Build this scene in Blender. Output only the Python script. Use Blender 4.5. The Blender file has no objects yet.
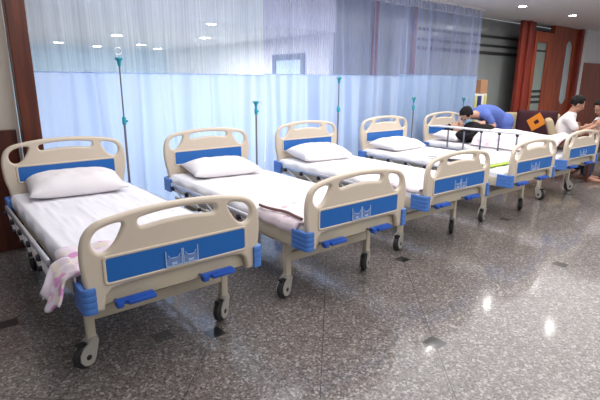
import bpy, bmesh, math, random
from mathutils import Vector, Matrix, noise
random.seed(7)
S = bpy.context.scene
COL = S.collection
PI = math.pi
R = math.radians

# ------------------------------------------------------------------ camera
FPX, PITCH, ROLL, YAW, CAMH = 461.5, 0.2534, -0.0072, 0.9027, 1.5397
cd = bpy.data.cameras.new('camera')
cd.sensor_width = 36.0
cd.lens = FPX * 36.0 / 600.0
cd.clip_start = 0.05
cam = bpy.data.objects.new('camera', cd)
COL.objects.link(cam)
fwd = Vector((math.cos(YAW) * math.cos(PITCH), math.sin(YAW) * math.cos(PITCH), -math.sin(PITCH)))
rgt = Vector((math.sin(YAW), -math.cos(YAW), 0))
upv = rgt.cross(fwd)
# image x axis = right rotated by roll; image a = r cos - U sin
ax = rgt * math.cos(ROLL) - upv * math.sin(ROLL)
ay = rgt * math.sin(ROLL) + upv * math.cos(ROLL)
M3 = Matrix((ax, ay, -fwd)).transposed()
cam.matrix_world = Matrix.Translation((0, 0, CAMH)) @ M3.to_4x4()
S.camera = cam

# ------------------------------------------------------------------ world, exposure
w = bpy.data.worlds.new('world'); S.world = w; w.use_nodes = True
bg = w.node_tree.nodes['Background']
bg.inputs[0].default_value = (0.90, 0.93, 1.0, 1); bg.inputs[1].default_value = 0.36
S.view_settings.view_transform = 'Standard'; S.view_settings.look = 'None'
S.view_settings.gamma = 1.0; S.view_settings.exposure = 0.0
S.view_settings.use_curve_mapping = False

# ------------------------------------------------------------------ lights
def area(name, loc, sx, sy, power, color=(1, 1, 1), target=None):
    l = bpy.data.lights.new(name, 'AREA'); l.shape = 'RECTANGLE'; l.size = sx; l.size_y = sy
    l.energy = power; l.color = color
    o = bpy.data.objects.new(name, l); COL.objects.link(o); o.location = loc
    if target:
        d = Vector(target) - Vector(loc); o.rotation_euler = d.to_track_quat('-Z', 'Y').to_euler()
    return o
area('ceiling_glow', (5.7, 0.8, 2.77), 10.8, 7.6, 445, (1.0, 0.98, 0.965))  # added fill lamp for soft light and floor sheen, not a fixture
area('aisle_glow', (3.2, -1.6, 2.74), 5.0, 1.5, 10, (1.0, 0.97, 0.94))  # added fill lamp behind the camera, lights the footboards
area('lobby_glow', (2.4, 7.4, 2.18), 3.2, 2.8, 300, (0.93, 0.97, 1.0))  # added lamp behind the curtains so the cloth and mesh look backlit
DOWN = [(2.1, 4.2), (4.1, 4.2), (6.1, 4.16), (8.2, 4.3), (10.01, 4.23), (8.23, 3.1), (6.1, 2.0), (4.1, 2.0), (3.45, 6.28), (11.0, 3.1)]  # last entry is an added lamp that brightens the wood at far right

# ------------------------------------------------------------------ materials
def mat(name, color, rough=0.5, metal=0.0, var=0.04, scale=8.0, bump=0.0, bscale=60, trans=0.0, alpha=1.0, spec=0.5, emit=None, coat=0.0):
    m = bpy.data.materials.new(name); m.use_nodes = True
    nt = m.node_tree; b = nt.nodes['Principled BSDF']
    tc = nt.nodes.new('ShaderNodeTexCoord')
    n = nt.nodes.new('ShaderNodeTexNoise'); n.inputs['Scale'].default_value = scale; n.inputs['Detail'].default_value = 4
    nt.links.new(tc.outputs['Object'], n.inputs['Vector'])
    r = nt.nodes.new('ShaderNodeValToRGB')
    c = Vector(color)
    lo = [max(0, x * (1 - var)) for x in c]; hi = [min(1, x * (1 + var)) for x in c]
    r.color_ramp.elements[0].color = (*lo, 1); r.color_ramp.elements[1].color = (*hi, 1)
    r.color_ramp.elements[0].position = 0.3; r.color_ramp.elements[1].position = 0.7
    nt.links.new(n.outputs['Fac'], r.inputs['Fac'])
    nt.links.new(r.outputs['Color'], b.inputs['Base Color'])
    b.inputs['Roughness'].default_value = rough; b.inputs['Metallic'].default_value = metal
    b.inputs['Specular IOR Level'].default_value = spec
    b.inputs['Coat Weight'].default_value = coat
    if bump:
        n2 = nt.nodes.new('ShaderNodeTexNoise'); n2.inputs['Scale'].default_value = bscale; n2.inputs['Detail'].default_value = 3
        nt.links.new(tc.outputs['Object'], n2.inputs['Vector'])
        bp = nt.nodes.new('ShaderNodeBump'); bp.inputs['Strength'].default_value = bump; bp.inputs['Distance'].default_value = 0.01
        nt.links.new(n2.outputs['Fac'], bp.inputs['Height']); nt.links.new(bp.outputs['Normal'], b.inputs['Normal'])
    if trans: b.inputs['Transmission Weight'].default_value = trans
    if alpha < 1: b.inputs['Alpha'].default_value = alpha
    if emit:
        b.inputs['Emission Color'].default_value = (*color, 1); b.inputs['Emission Strength'].default_value = emit
    return m

def wood_mat(name, c1, c2, rough=0.3, axis='Z'):
    m = bpy.data.materials.new(name); m.use_nodes = True; nt = m.node_tree; b = nt.nodes['Principled BSDF']
    tc = nt.nodes.new('ShaderNodeTexCoord'); mp = nt.nodes.new('ShaderNodeMapping')
    mp.inputs['Scale'].default_value = (9, 9, 0.8)
    nt.links.new(tc.outputs['Object'], mp.inputs['Vector'])
    n = nt.nodes.new('ShaderNodeTexNoise'); n.inputs['Scale'].default_value = 2.0; n.inputs['Detail'].default_value = 6; n.inputs['Distortion'].default_value = 0.6
    nt.links.new(mp.outputs['Vector'], n.inputs['Vector'])
    r = nt.nodes.new('ShaderNodeValToRGB')
    r.color_ramp.elements[0].color = (*c1, 1); r.color_ramp.elements[1].color = (*c2, 1)
    r.color_ramp.elements[0].position = 0.35; r.color_ramp.elements[1].position = 0.65
    nt.links.new(n.outputs['Fac'], r.inputs['Fac']); nt.links.new(r.outputs['Color'], b.inputs['Base Color'])
    b.inputs['Roughness'].default_value = rough
    return m

def floor_mat():
    m = bpy.data.materials.new('terrazzo'); m.use_nodes = True; nt = m.node_tree; b = nt.nodes['Principled BSDF']
    N = nt.nodes.new; L = nt.links.new
    tc = N('ShaderNodeTexCoord')
    def vor(scale, rnd=1.0):
        v = N('ShaderNodeTexVoronoi'); v.inputs['Scale'].default_value = scale; L(tc.outputs['Object'], v.inputs['Vector']); return v
    v1 = vor(78); r1 = N('ShaderNodeValToRGB'); cr = r1.color_ramp; cr.interpolation = 'CONSTANT'
    cols = [(0.0, (0.045, 0.034, 0.031)), (0.16, (0.18, 0.156, 0.148)), (0.34, (0.105, 0.086, 0.080)), (0.52, (0.25, 0.226, 0.216)), (0.66, (0.13, 0.107, 0.100)), (0.80, (0.44, 0.415, 0.40)), (0.91, (0.040, 0.030, 0.027))]
    cr.elements[0].position = 0; cr.elements[0].color = (*cols[0][1], 1)
    cr.elements[1].position = cols[1][0]; cr.elements[1].color = (*cols[1][1], 1)
    for p, c in cols[2:]:
        e = cr.elements.new(p); e.color = (*c, 1)
    sp = N('ShaderNodeSeparateColor'); L(v1.outputs['Color'], sp.inputs[0]); L(sp.outputs[0], r1.inputs['Fac'])
    v2 = vor(150); r2 = N('ShaderNodeValToRGB'); r2.color_ramp.interpolation = 'CONSTANT'
    r2.color_ramp.elements[0].color = (0.17, 0.147, 0.138, 1); r2.color_ramp.elements[1].color = (0.36, 0.33, 0.315, 1); r2.color_ramp.elements[1].position = 0.6
    e = r2.color_ramp.elements.new(0.8); e.color = (0.05, 0.040, 0.036, 1)
    sp2 = N('ShaderNodeSeparateColor'); L(v2.outputs['Color'], sp2.inputs[0]); L(sp2.outputs[0], r2.inputs['Fac'])
    mx = N('ShaderNodeMix'); mx.data_type = 'RGBA'; mx.inputs['Factor'].default_value = 0.42
    L(r1.outputs['Color'], mx.inputs['A']); L(r2.outputs['Color'], mx.inputs['B'])
    # tile lattice
    def dotc(vec, off):
        vm = N('ShaderNodeVectorMath'); vm.operation = 'DOT_PRODUCT'; vm.inputs[1].default_value = vec
        L(tc.outputs['Object'], vm.inputs[0])
        a = N('ShaderNodeMath'); a.operation = 'ADD'; a.inputs[1].default_value = off; L(vm.outputs['Value'], a.inputs[0]); return a
    o = Vector((1.195, 2.37, 0)); k = 1.359; a0 = R(47.7)
    B = Vector((math.cos(a0), math.sin(a0), 0)) / k; A = Vector((math.sin(a0), -math.cos(a0), 0)) / k
    u = dotc(B, -o.dot(B)); v = dotc(A, -o.dot(A))
    def math_(op, x, y=None, val=None):
        q = N('ShaderNodeMath'); q.operation = op; L(x.outputs[0], q.inputs[0])
        if y is not None: L(y.outputs[0], q.inputs[1])
        if val is not None: q.inputs[1].default_value = val
        return q
    def cell(x, per):   # distance to nearest multiple of per
        q = math_('DIVIDE', x, val=per); rd = N('ShaderNodeMath'); rd.operation = 'ROUND'; L(q.outputs[0], rd.inputs[0])
        s = math_('SUBTRACT', q, rd); ab = math_('ABSOLUTE', s); return math_('MULTIPLY', ab, val=per)
    ins = math_('LESS_THAN', math_('ADD', cell(u, 1.0), cell(v, 1.0)), val=0.056)
    joint = math_('LESS_THAN', math_('MINIMUM', cell(u, 0.5), cell(v, 0.5)), val=0.0017)
    m1 = N('ShaderNodeMix'); m1.data_type = 'RGBA'; L(joint.outputs[0], m1.inputs['Factor']); L(mx.outputs['Result'], m1.inputs['A']); m1.inputs['B'].default_value = (0.035, 0.03, 0.028, 1)
    m2 = N('ShaderNodeMix'); m2.data_type = 'RGBA'; L(ins.outputs[0], m2.inputs['Factor']); L(m1.outputs['Result'], m2.inputs['A']); m2.inputs['B'].default_value = (0.012, 0.012, 0.013, 1)
    # one faint dark square beside the inset nearest the first bed
    vx = N('ShaderNodeSeparateXYZ'); L(tc.outputs['Object'], vx.inputs[0])
    def near(sock, c0, hw):
        q = N('ShaderNodeMath'); q.operation = 'SUBTRACT'; L(sock, q.inputs[0]); q.inputs[1].default_value = c0
        ab = math_('ABSOLUTE', q); return math_('LESS_THAN', ab, val=hw)
    sq = math_('MULTIPLY', near(vx.outputs[0], 0.92, 0.058), near(vx.outputs[1], 2.53, 0.058)); sq = math_('MULTIPLY', sq, val=0.65)
    m3 = N('ShaderNodeMix'); m3.data_type = 'RGBA'; L(sq.outputs[0], m3.inputs['Factor']); L(m2.outputs['Result'], m3.inputs['A']); m3.inputs['B'].default_value = (0.02, 0.025, 0.022, 1)
    L(m3.outputs['Result'], b.inputs['Base Color'])
    b.inputs['Roughness'].default_value = 0.42
    b.inputs['Specular IOR Level'].default_value = 0.35
    b.inputs['Coat Weight'].default_value = 1.0; b.inputs['Coat Roughness'].default_value = 0.10; b.inputs['Coat IOR'].default_value = 1.5
    return m

def cloth_mat(name, color, spot=None, scale=9.0, thr=0.33, stripe=None, transl=0.0, alpha=None, rough=0.9, folds=True):
    m = bpy.data.materials.new(name); m.use_nodes = True; nt = m.node_tree; b = nt.nodes['Principled BSDF']
    N = nt.nodes.new; L = nt.links.new
    tc = N('ShaderNodeTexCoord'); out = nt.nodes['Material Output']
    n = N('ShaderNodeTexNoise'); n.inputs['Scale'].default_value = 3.0; n.inputs['Detail'].default_value = 3; L(tc.outputs['Object'], n.inputs['Vector'])
    r = N('ShaderNodeValToRGB'); r.color_ramp.elements[0].color = (*[c * 0.95 for c in color], 1); r.color_ramp.elements[1].color = (*[min(1, c * 1.03) for c in color], 1)
    L(n.outputs['Fac'], r.inputs['Fac']); last = r.outputs['Color']
    if spot:
        for i, sc in enumerate(spot):
            v = N('ShaderNodeTexVoronoi'); v.inputs['Scale'].default_value = scale * (1 + 0.6 * i)
            L(tc.outputs['Object'], v.inputs['Vector'])
            lt = N('ShaderNodeValToRGB'); lt.color_ramp.elements[0].color = (1, 1, 1, 1); lt.color_ramp.elements[0].position = thr * 0.7
            lt.color_ramp.elements[1].color = (0, 0, 0, 1); lt.color_ramp.elements[1].position = thr
            L(v.outputs['Distance'], lt.inputs['Fac'])
            mx = N('ShaderNodeMix'); mx.data_type = 'RGBA'; L(lt.outputs['Color'], mx.inputs['Factor']); L(last, mx.inputs['A']); mx.inputs['B'].default_value = (*sc, 1)
            last = mx.outputs['Result']
    L(last, b.inputs['Base Color']); b.inputs['Roughness'].default_value = rough; b.inputs['Specular IOR Level'].default_value = 0.15
    nb = N('ShaderNodeTexNoise'); nb.inputs['Scale'].default_value = 7.0; nb.inputs['Detail'].default_value = 5; L(tc.outputs['Object'], nb.inputs['Vector'])
    bp = N('ShaderNodeBump'); bp.inputs['Strength'].default_value = 0.35; bp.inputs['Distance'].default_value = 0.02
    L(nb.outputs['Fac'], bp.inputs['Height']); L(bp.outputs['Normal'], b.inputs['Normal'])
    last_s = b.outputs['BSDF']
    if transl:
        t = N('ShaderNodeBsdfTranslucent'); L(last, t.inputs['Color']); ms = N('ShaderNodeMixShader'); ms.inputs[0].default_value = transl
        L(last_s, ms.inputs[1]); L(t.outputs[0], ms.inputs[2]); last_s = ms.outputs[0]
    if alpha is not None:
        t = N('ShaderNodeBsdfTransparent'); t.inputs['Color'].default_value = (0.93, 0.96, 1.0, 1)
        wv = N('ShaderNodeTexNoise'); mp = N('ShaderNodeMapping'); mp.inputs['Scale'].default_value = (46, 46, 0.12)
        L(tc.outputs['Object'], mp.inputs['Vector']); L(mp.outputs['Vector'], wv.inputs['Vector']); wv.inputs['Scale'].default_value = 1.0; wv.inputs['Detail'].default_value = 2
        mr = N('ShaderNodeMapRange'); mr.inputs['From Min'].default_value = 0.38; mr.inputs['From Max'].default_value = 0.66
        mr.inputs['To Min'].default_value = alpha * 0.86; mr.inputs['To Max'].default_value = min(1, alpha * 1.16); L(wv.outputs['Fac'], mr.inputs['Value'])
        ms = N('ShaderNodeMixShader'); L(mr.outputs[0], ms.inputs[0]); L(t.outputs[0], ms.inputs[1]); L(last_s, ms.inputs[2]); last_s = ms.outputs[0]
    L(last_s, out.inputs['Surface'])
    return m

M = {}
M['floor'] = floor_mat()
M['abs'] = mat('ivory_plastic', (0.66, 0.565, 0.455), 0.32, var=0.02, scale=3)
M['powder'] = mat('cream_painted_steel', (0.60, 0.53, 0.41), 0.38, var=0.03)
M['blue'] = mat('blue_plastic_panel', (0.012, 0.135, 0.47), 0.30, var=0.04)
M['bumper'] = mat('blue_plastic_bumper', (0.075, 0.205, 0.58), 0.40, var=0.04)
M['crank'] = mat('blue_crank_plastic', (0.015, 0.085, 0.42), 0.28, var=0.04)
M['holder'] = mat('clear_acrylic', (0.42, 0.56, 0.86), 0.15, alpha=0.22)
M['holderedge'] = mat('acrylic_edge', (0.50, 0.64, 0.90), 0.2, alpha=0.7)
M['rubber'] = mat('black_rubber', (0.022, 0.021, 0.022), 0.6)
M['grey'] = mat('grey_caster_plastic', (0.40, 0.375, 0.335), 0.4)
M['alu'] = mat('brushed_aluminium', (0.62, 0.62, 0.66), 0.35, metal=0.75)
M['railwhite'] = mat('white_rail_coating', (0.80, 0.80, 0.84), 0.35)
M['post'] = mat('grey_rail_post', (0.20, 0.21, 0.27), 0.4, metal=0.3)
M['darkknob'] = mat('dark_knob_plastic', (0.015, 0.012, 0.035), 0.6)
M['steel'] = mat('stainless_steel', (0.30, 0.28, 0.30), 0.28, metal=0.9)
M['teal'] = mat('teal_plastic', (0.01, 0.30, 0.38), 0.4)
M['sheet'] = cloth_mat('white_cotton_sheet', (0.83, 0.82, 0.88))  # nearest bed: same white sheet, its weaker light put into a lilac tone
M['sheet2'] = cloth_mat('white_cotton_sheet_far', (0.86, 0.85, 0.88))  # lighter copy of the same sheet for the brighter lit beds
M['pillow'] = cloth_mat('white_pillowcase', (0.84, 0.80, 0.82))
M['floral'] = cloth_mat('pink_printed_cotton', (0.80, 0.70, 0.78), spot=[(0.66, 0.30, 0.55), (0.78, 0.70, 0.62)], scale=9, thr=0.42)
M['palepink'] = cloth_mat('pale_pink_cotton', (0.83, 0.72, 0.76), spot=[(0.66, 0.46, 0.56)], scale=11, thr=0.30)
M['blanket'] = cloth_mat('pink_white_blanket', (0.82, 0.72, 0.76), spot=[(0.72, 0.50, 0.60), (0.86, 0.84, 0.86)], scale=6, thr=0.32)
M['hem'] = mat('brown_hem', (0.16, 0.08, 0.075), 0.8)
M['green'] = mat('lime_mat', (0.42, 0.56, 0.05), 0.6)
M['curtain'] = cloth_mat('pale_blue_curtain', (0.53, 0.66, 0.91), transl=0.45)
M['curtain2'] = cloth_mat('pale_blue_curtain_far', (0.48, 0.63, 0.89), transl=0.45)  # same fabric, darker copy: dimmer light at the far end put into colour
M['mesh2'] = cloth_mat('blue_grey_mesh_header', (0.44, 0.50, 0.78), alpha=0.36, transl=0.3)  # same mesh toned blue-grey: dimmer look towards the partition put into colour
M['mesh'] = cloth_mat('white_mesh_header', (0.72, 0.84, 0.95), alpha=0.40, transl=0.3)
M['track'] = mat('white_curtain_track', (0.8, 0.8, 0.82), 0.4)
M['redwood'] = wood_mat('red_stained_wood', (0.15, 0.012, 0.006), (0.27, 0.032, 0.014), 0.5)
M['brownwood'] = wood_mat('brown_red_wood', (0.21, 0.032, 0.008), (0.36, 0.070, 0.018), 0.5)
M['postwood'] = wood_mat('dark_post_wood', (0.060, 0.010, 0.004), (0.125, 0.024, 0.008), 0.35)
M['wallwhite'] = mat('white_wall_paint', (0.78, 0.76, 0.78), 0.8, var=0.02)
M['wallcream'] = mat('cream_wall_paint', (0.72, 0.66, 0.56), 0.8, var=0.03)
M['wallblue'] = mat('pale_blue_wall_paint', (0.46, 0.68, 0.84), 0.8, var=0.03)
M['ceil'] = mat('ceiling_paint', (0.76, 0.75, 0.75), 0.85, var=0.02)
M['glass'] = mat('grey_green_glass', (0.25, 0.275, 0.27), 0.12, var=0.05, scale=1.2, spec=0.6)
M['glassin'] = mat('grey_mullion', (0.03, 0.03, 0.035), 0.3)
M['doorglass'] = mat('door_glass', (0.21, 0.25, 0.22), 0.12, var=0.1, scale=2, spec=0.6)
M['mirror'] = mat('pale_glass', (0.50, 0.60, 0.64), 0.2, var=0.15, scale=2.2)
M['black'] = mat('black_paint', (0.012, 0.012, 0.012), 0.4)
M['frame'] = mat('grey_picture_frame', (0.10, 0.14, 0.19), 0.5)
M['art'] = mat('pale_blue_print', (0.55, 0.70, 0.88), 0.5, var=0.15, scale=5)
M['lamp'] = mat('lamp_diffuser', (1, 0.98, 0.95), 0.5, emit=30)
M['beige'] = cloth_mat('beige_upholstery', (0.42, 0.34, 0.22))
M['darkbrown'] = cloth_mat('dark_brown_throw', (0.045, 0.016, 0.022))
M['orange'] = cloth_mat('orange_motif', (0.62, 0.21, 0.03))
M['scrub'] = cloth_mat('blue_scrubs', (0.105, 0.160, 0.46))
M['tee'] = cloth_mat('white_tee_shirt', (0.80, 0.76, 0.78))
M['blackcloth'] = cloth_mat('black_jumper', (0.016, 0.014, 0.016), spot=[(0.10, 0.09, 0.09)], scale=30, thr=0.14)
M['jeans'] = cloth_mat('dark_trousers', (0.05, 0.055, 0.08))
M['skin'] = mat('skin', (0.50, 0.28, 0.20), 0.55, var=0.04)
M['skin2'] = mat('skin_tanned', (0.42, 0.215, 0.145), 0.55, var=0.04)
M['hair'] = mat('black_hair', (0.010, 0.008, 0.009), 0.8, spec=0.2)
M['mask'] = mat('blue_surgical_mask', (0.25, 0.50, 0.72), 0.8)
M['eyew'] = mat('eye_white', (0.75, 0.73, 0.7), 0.3)
M['lip'] = mat('lip', (0.42, 0.14, 0.12), 0.5)
M['carton'] = mat('brown_cardboard', (0.42, 0.22, 0.12), 0.8, var=0.1)
M['yellow'] = mat('yellow_green_plastic', (0.50, 0.48, 0.16), 0.5)
M['paleplastic'] = mat('pale_plastic', (0.66, 0.62, 0.58), 0.5)
M['navy'] = mat('navy_plastic', (0.02, 0.03, 0.16), 0.4)

# ------------------------------------------------------------------ helpers
def link(name, me, m=None, parent=None):
    o = bpy.data.objects.new(name, me); COL.objects.link(o)
    if m is not None and hasattr(me, 'materials') and len(me.materials) == 0: me.materials.append(m)
    if parent is not None: o.parent = parent
    return o
def tag(o, label=None, cat=None, group=None, kind=None):
    if label: o['label'] = label
    if cat: o['category'] = cat
    if group: o['group'] = group
    if kind: o['kind'] = kind
    return o
def empty(name, loc=(0, 0, 0), rz=0.0, label=None, cat=None, group=None):
    o = bpy.data.objects.new(name, None); COL.objects.link(o); o.location = loc; o.rotation_euler = (0, 0, rz); o.empty_display_size = 0.1
    return tag(o, label, cat, group)
class MB:
    def __init__(s): s.bm = bmesh.new()
    def box(s, c, size, rot=None, bevel=0.0, seg=2):
        r = bmesh.ops.create_cube(s.bm, size=1.0); vs = r['verts']
        for v in vs: v.co = Vector((v.co.x * size[0], v.co.y * size[1], v.co.z * size[2]))
        if bevel:
            es = list({e for v in vs for e in v.link_edges})
            rb = bmesh.ops.bevel(s.bm, geom=es, offset=bevel, segments=seg, affect='EDGES', profile=0.5)
            vs = list({v for f in rb['faces'] for v in f.verts} | {v for v in vs if v.is_valid})
        mt = Matrix.Translation(c)
        if rot is not None: mt = mt @ rot.to_4x4()
        for v in vs: v.co = mt @ v.co
        return s
    def tube(s, pts, r, seg=10, caps=True, closed=False):
        pts = [Vector(p) for p in pts]; n = len(pts); rs = r if isinstance(r, (list, tuple)) else [r] * n
        rings = []; prev = None
        for i, p in enumerate(pts):
            if closed: t = pts[(i + 1) % n] - pts[i - 1]
            else: t = (pts[min(i + 1, n - 1)] - pts[max(i - 1, 0)])
            t.normalize()
            if prev is None:
                a = Vector((0, 0, 1)) if abs(t.z) < 0.9 else Vector((1, 0, 0)); x = t.cross(a).normalized()
            else: x = (prev - t * prev.dot(t)).normalized()
            prev = x; y = t.cross(x)
            rings.append([s.bm.verts.new(p + (x * math.cos(2 * PI * k / seg) + y * math.sin(2 * PI * k / seg)) * rs[i]) for k in range(seg)])
        for i in range(n if closed else n - 1):
            a, b = rings[i], rings[(i + 1) % n]
            for k in range(seg): s.bm.faces.new((a[k], a[(k + 1) % seg], b[(k + 1) % seg], b[k]))
        if caps and not closed: s.bm.faces.new(rings[0][::-1]); s.bm.faces.new(rings[-1])
        return s
    def lathe(s, prof, c, axis='Z', seg=20):
        # prof: (radius, height) list, closed at ends when r = 0
        rings = []
        for r, h in prof:
            ring = []
            for k in range(seg):
                a = 2 * PI * k / seg
                q = (r * math.cos(a), r * math.sin(a), h)
                if axis == 'X': q = (q[2], q[0], q[1])
                elif axis == 'Y': q = (q[0], q[2], q[1])
                ring.append(s.bm.verts.new(Vector(q) + Vector(c)))
            rings.append(ring)
        for i in range(len(rings) - 1):
            a, b = rings[i], rings[i + 1]
            for k in range(seg): s.bm.faces.new((a[k], a[(k + 1) % seg], b[(k + 1) % seg], b[k]))
        s.bm.faces.new(rings[0][::-1]); s.bm.faces.new(rings[-1])
        return s
    def ball(s, c, rad, seg=16, rot=None):
        r = bmesh.ops.create_uvsphere(s.bm, u_segments=seg, v_segments=max(6, seg * 2 // 3), radius=1.0)
        if not isinstance(rad, (tuple, list)): rad = (rad,) * 3
        mt = Matrix.Translation(c) @ (rot.to_4x4() if rot is not None else Matrix.Identity(4)) @ Matrix.Diagonal((*rad, 1))
        for v in r['verts']: v.co = mt @ v.co
        return s
    def build(s, name, m, parent=None, smooth=True):
        bmesh.ops.recalc_face_normals(s.bm, faces=s.bm.faces)
        me = bpy.data.meshes.new(name); s.bm.to_mesh(me); s.bm.free()
        if smooth:
            me.shade_smooth()
            try: me.set_sharp_from_angle(angle=R(40))
            except Exception: pass
        return link(name, me, m, parent)
def struct(name, bld, m, smooth=False):
    o = bld.build(name, m, None, smooth); o['kind'] = 'structure'; return o

def catmull(pts, n=6, closed=True):
    out = []; N_ = len(pts)
    for i in range(N_ if closed else N_ - 1):
        g = lambda k: Vector(pts[k % N_]) if closed else Vector(pts[max(0, min(N_ - 1, k))])
        p0, p1, p2, p3 = g(i - 1), g(i), g(i + 1), g(i + 2)
        for j in range(n):
            t = j / n
            out.append(0.5 * ((2 * p1) + (p2 - p0) * t + (2 * p0 - 5 * p1 + 4 * p2 - p3) * t * t + (3 * p1 - p0 - 3 * p2 + p3) * t ** 3))
    if not closed: out.append(Vector(pts[-1]))
    return out
def plate(loops, thick, bevel, res=3):
    """2D loops (x,z) with holes -> mesh standing in the XZ plane, centred on y=0."""
    cu = bpy.data.curves.new('tmp', 'CURVE'); cu.dimensions = '2D'; cu.fill_mode = 'BOTH'
    cu.extrude = thick / 2 - bevel; cu.bevel_depth = bevel; cu.bevel_resolution = res; cu.offset = -bevel
    for lp in loops:
        sp = cu.splines.new('POLY'); sp.points.add(len(lp) - 1); sp.use_cyclic_u = True
        for p, q in zip(sp.points, lp): p.co = (q[0], q[1], 0, 1)
    o = bpy.data.objects.new('tmp', cu); COL.objects.link(o)
    dg = bpy.context.evaluated_depsgraph_get(); dg.update()
    me = bpy.data.meshes.new_from_object(o.evaluated_get(dg), depsgraph=dg)
    bpy.data.objects.remove(o); bpy.data.curves.remove(cu)
    me.transform(Matrix(((1, 0, 0, 0), (0, 0, -1, 0), (0, 1, 0, 0), (0, 0, 0, 1))))
    me.shade_smooth()
    try: me.set_sharp_from_angle(angle=R(50))
    except Exception: pass
    return me
def rrect(x0, z0, x1, z1, r, n=5):
    out = []
    for cx, cz, a0 in ((x1 - r, z1 - r, 0), (x0 + r, z1 - r, 90), (x0 + r, z0 + r, 180), (x1 - r, z0 + r, 270)):
        for k in range(n + 1):
            a = R(a0 + 90 * k / n); out.append(Vector((cx + r * math.cos(a), cz + r * math.sin(a))))
    return out
def copy_tree(o, parent=None):
    c = o.copy(); COL.objects.link(c)
    if parent is not None: c.parent = parent
    for ch in list(o.children): copy_tree(ch, c)
    return c

# ------------------------------------------------------------------ the room
def slab(x0, y0, z0, x1, y1, z1):
    return MB().box(((x0 + x1) / 2, (y0 + y1) / 2, (z0 + z1) / 2), (x1 - x0, y1 - y0, z1 - z0))
struct('floor', slab(-3, -3, -0.05, 18, 13, 0.0), M['floor'])
struct('ceiling', slab(-3, -3, 2.80, 18, 5.55, 2.86), M['ceil'])
struct('ceiling_lobby', slab(-1, 5.55, 2.25, 5.0, 12.6, 2.31), M['ceil'])
struct('wall_lobby_fascia', slab(-1, 5.50, 2.25, 5.0, 5.56, 2.80), M['wallwhite'])
struct('wall_back', slab(-1, 12.0, 0.0, 5.0, 12.1, 2.25), M['wallblue'])
struct('wall_lobby', slab(5.0, 5.62, 0.0, 5.08, 12.0, 2.80), M['wallwhite'])
struct('wall_left', slab(-0.6, 4.86, 0.0, 0.60, 4.94, 2.80), M['wallcream'])
struct('trim_1', MB().box((0.05, 4.83, 0.55), (1.04, 0.05, 1.10), bevel=0.006), M['postwood'])
struct('trim_2', MB().box((0.674, 4.74, 1.40), (0.148, 0.16, 2.80), bevel=0.008), M['postwood'])
# glazed partition beyond the far end of the curtain
GY = 5.60
gp = slab(5.08, GY, 0.0, 12.3, GY + 0.03, 2.80)
struct('window_1', gp, M['glass'])
mu = MB()
for z, h in ((2.46, 0.05), (2.28, 0.045), (2.13, 0.06)): mu.box((9.6, GY - 0.012, z), (5.2, 0.02, h))
struct('trim_3', mu, M['glassin'])
mu = MB()
for x in (5.95, 6.95): mu.box((x, GY - 0.03, 1.4), (0.09, 0.05, 2.8), bevel=0.005)
struct('trim_4', mu, M['redwood'])
# wood framed wall with door
YW = 5.2
fr = MB().box((10.34, YW + 0.04, 1.40), (0.56, 0.08, 2.80), bevel=0.01)
struct('trim_5', fr, M['redwood'])
struct('trim_6', MB().box((10.32, YW - 0.02, 1.40), (0.10, 0.05, 2.80), bevel=0.012), M['redwood'])
# door leaf with a glass light
door = plate([rrect(10.62, 0.02, 11.52, 2.62, 0.01, 1), rrect(10.72, 0.55, 11.19, 2.40, 0.02, 3)], 0.05, 0.006)
door.transform(Matrix.Translation((0, YW, 0))); d = link('door_1', door, M['brownwood']); d['kind'] = 'structure'
gl = MB().box((10.955, YW + 0.01, 1.475), (0.50, 0.015, 1.88)).build('door_glass', M['doorglass'], d, False)
bars = MB()
for z in (1.34, 1.22, 1.10): bars.box((10.955, YW - 0.004, z), (0.455, 0.012, 0.052), bevel=0.003)
bars.build('door_stripes', M['black'], d, False)
MB().box((10.955, YW - 0.004, 2.22), (0.46, 0.012, 0.035)).build('door_rail', M['black'], d, False)
struct('wall_right', slab(11.52, YW, 0.0, 12.10, YW + 0.1, 2.80), M['brownwood'])
# narrow tall glass panel with clipped corners set in the wood
oct_ = [(12.22, 1.13), (12.32, 1.02), (12.56, 1.02), (12.66, 1.13), (12.62, 2.40), (12.52, 2.50), (12.30, 2.50), (12.22, 2.40)]
wp = plate([rrect(12.10, 0.0, 12.78, 2.80, 0.004, 1), [Vector(p) for p in oct_]], 0.08, 0.008)
wp.transform(Matrix.Translation((0, YW + 0.04, 0))); d2 = link('door_2', wp, M['brownwood']); d2['kind'] = 'structure'
MB().box((12.44, YW + 0.06, 1.76), (0.52, 0.02, 1.56)).build('door_glass', M['mirror'], d2, False)
struct('trim_7', MB().box((12.86, YW - 0.02, 1.4), (0.12, 0.14, 2.8), bevel=0.01), M['redwood'])
struct('trim_8', MB().box((12.99, YW - 0.08, 1.4), (0.04, 0.1, 2.8), bevel=0.008), M['wallwhite'])
struct('wall_end', slab(13.05, YW - 0.1, 2.02, 18, YW, 2.80), M['wallwhite'])
struct('wall_end_panel', slab(13.02, YW - 0.13, 0.0, 18, YW, 2.02), M['brownwood'])

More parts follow.
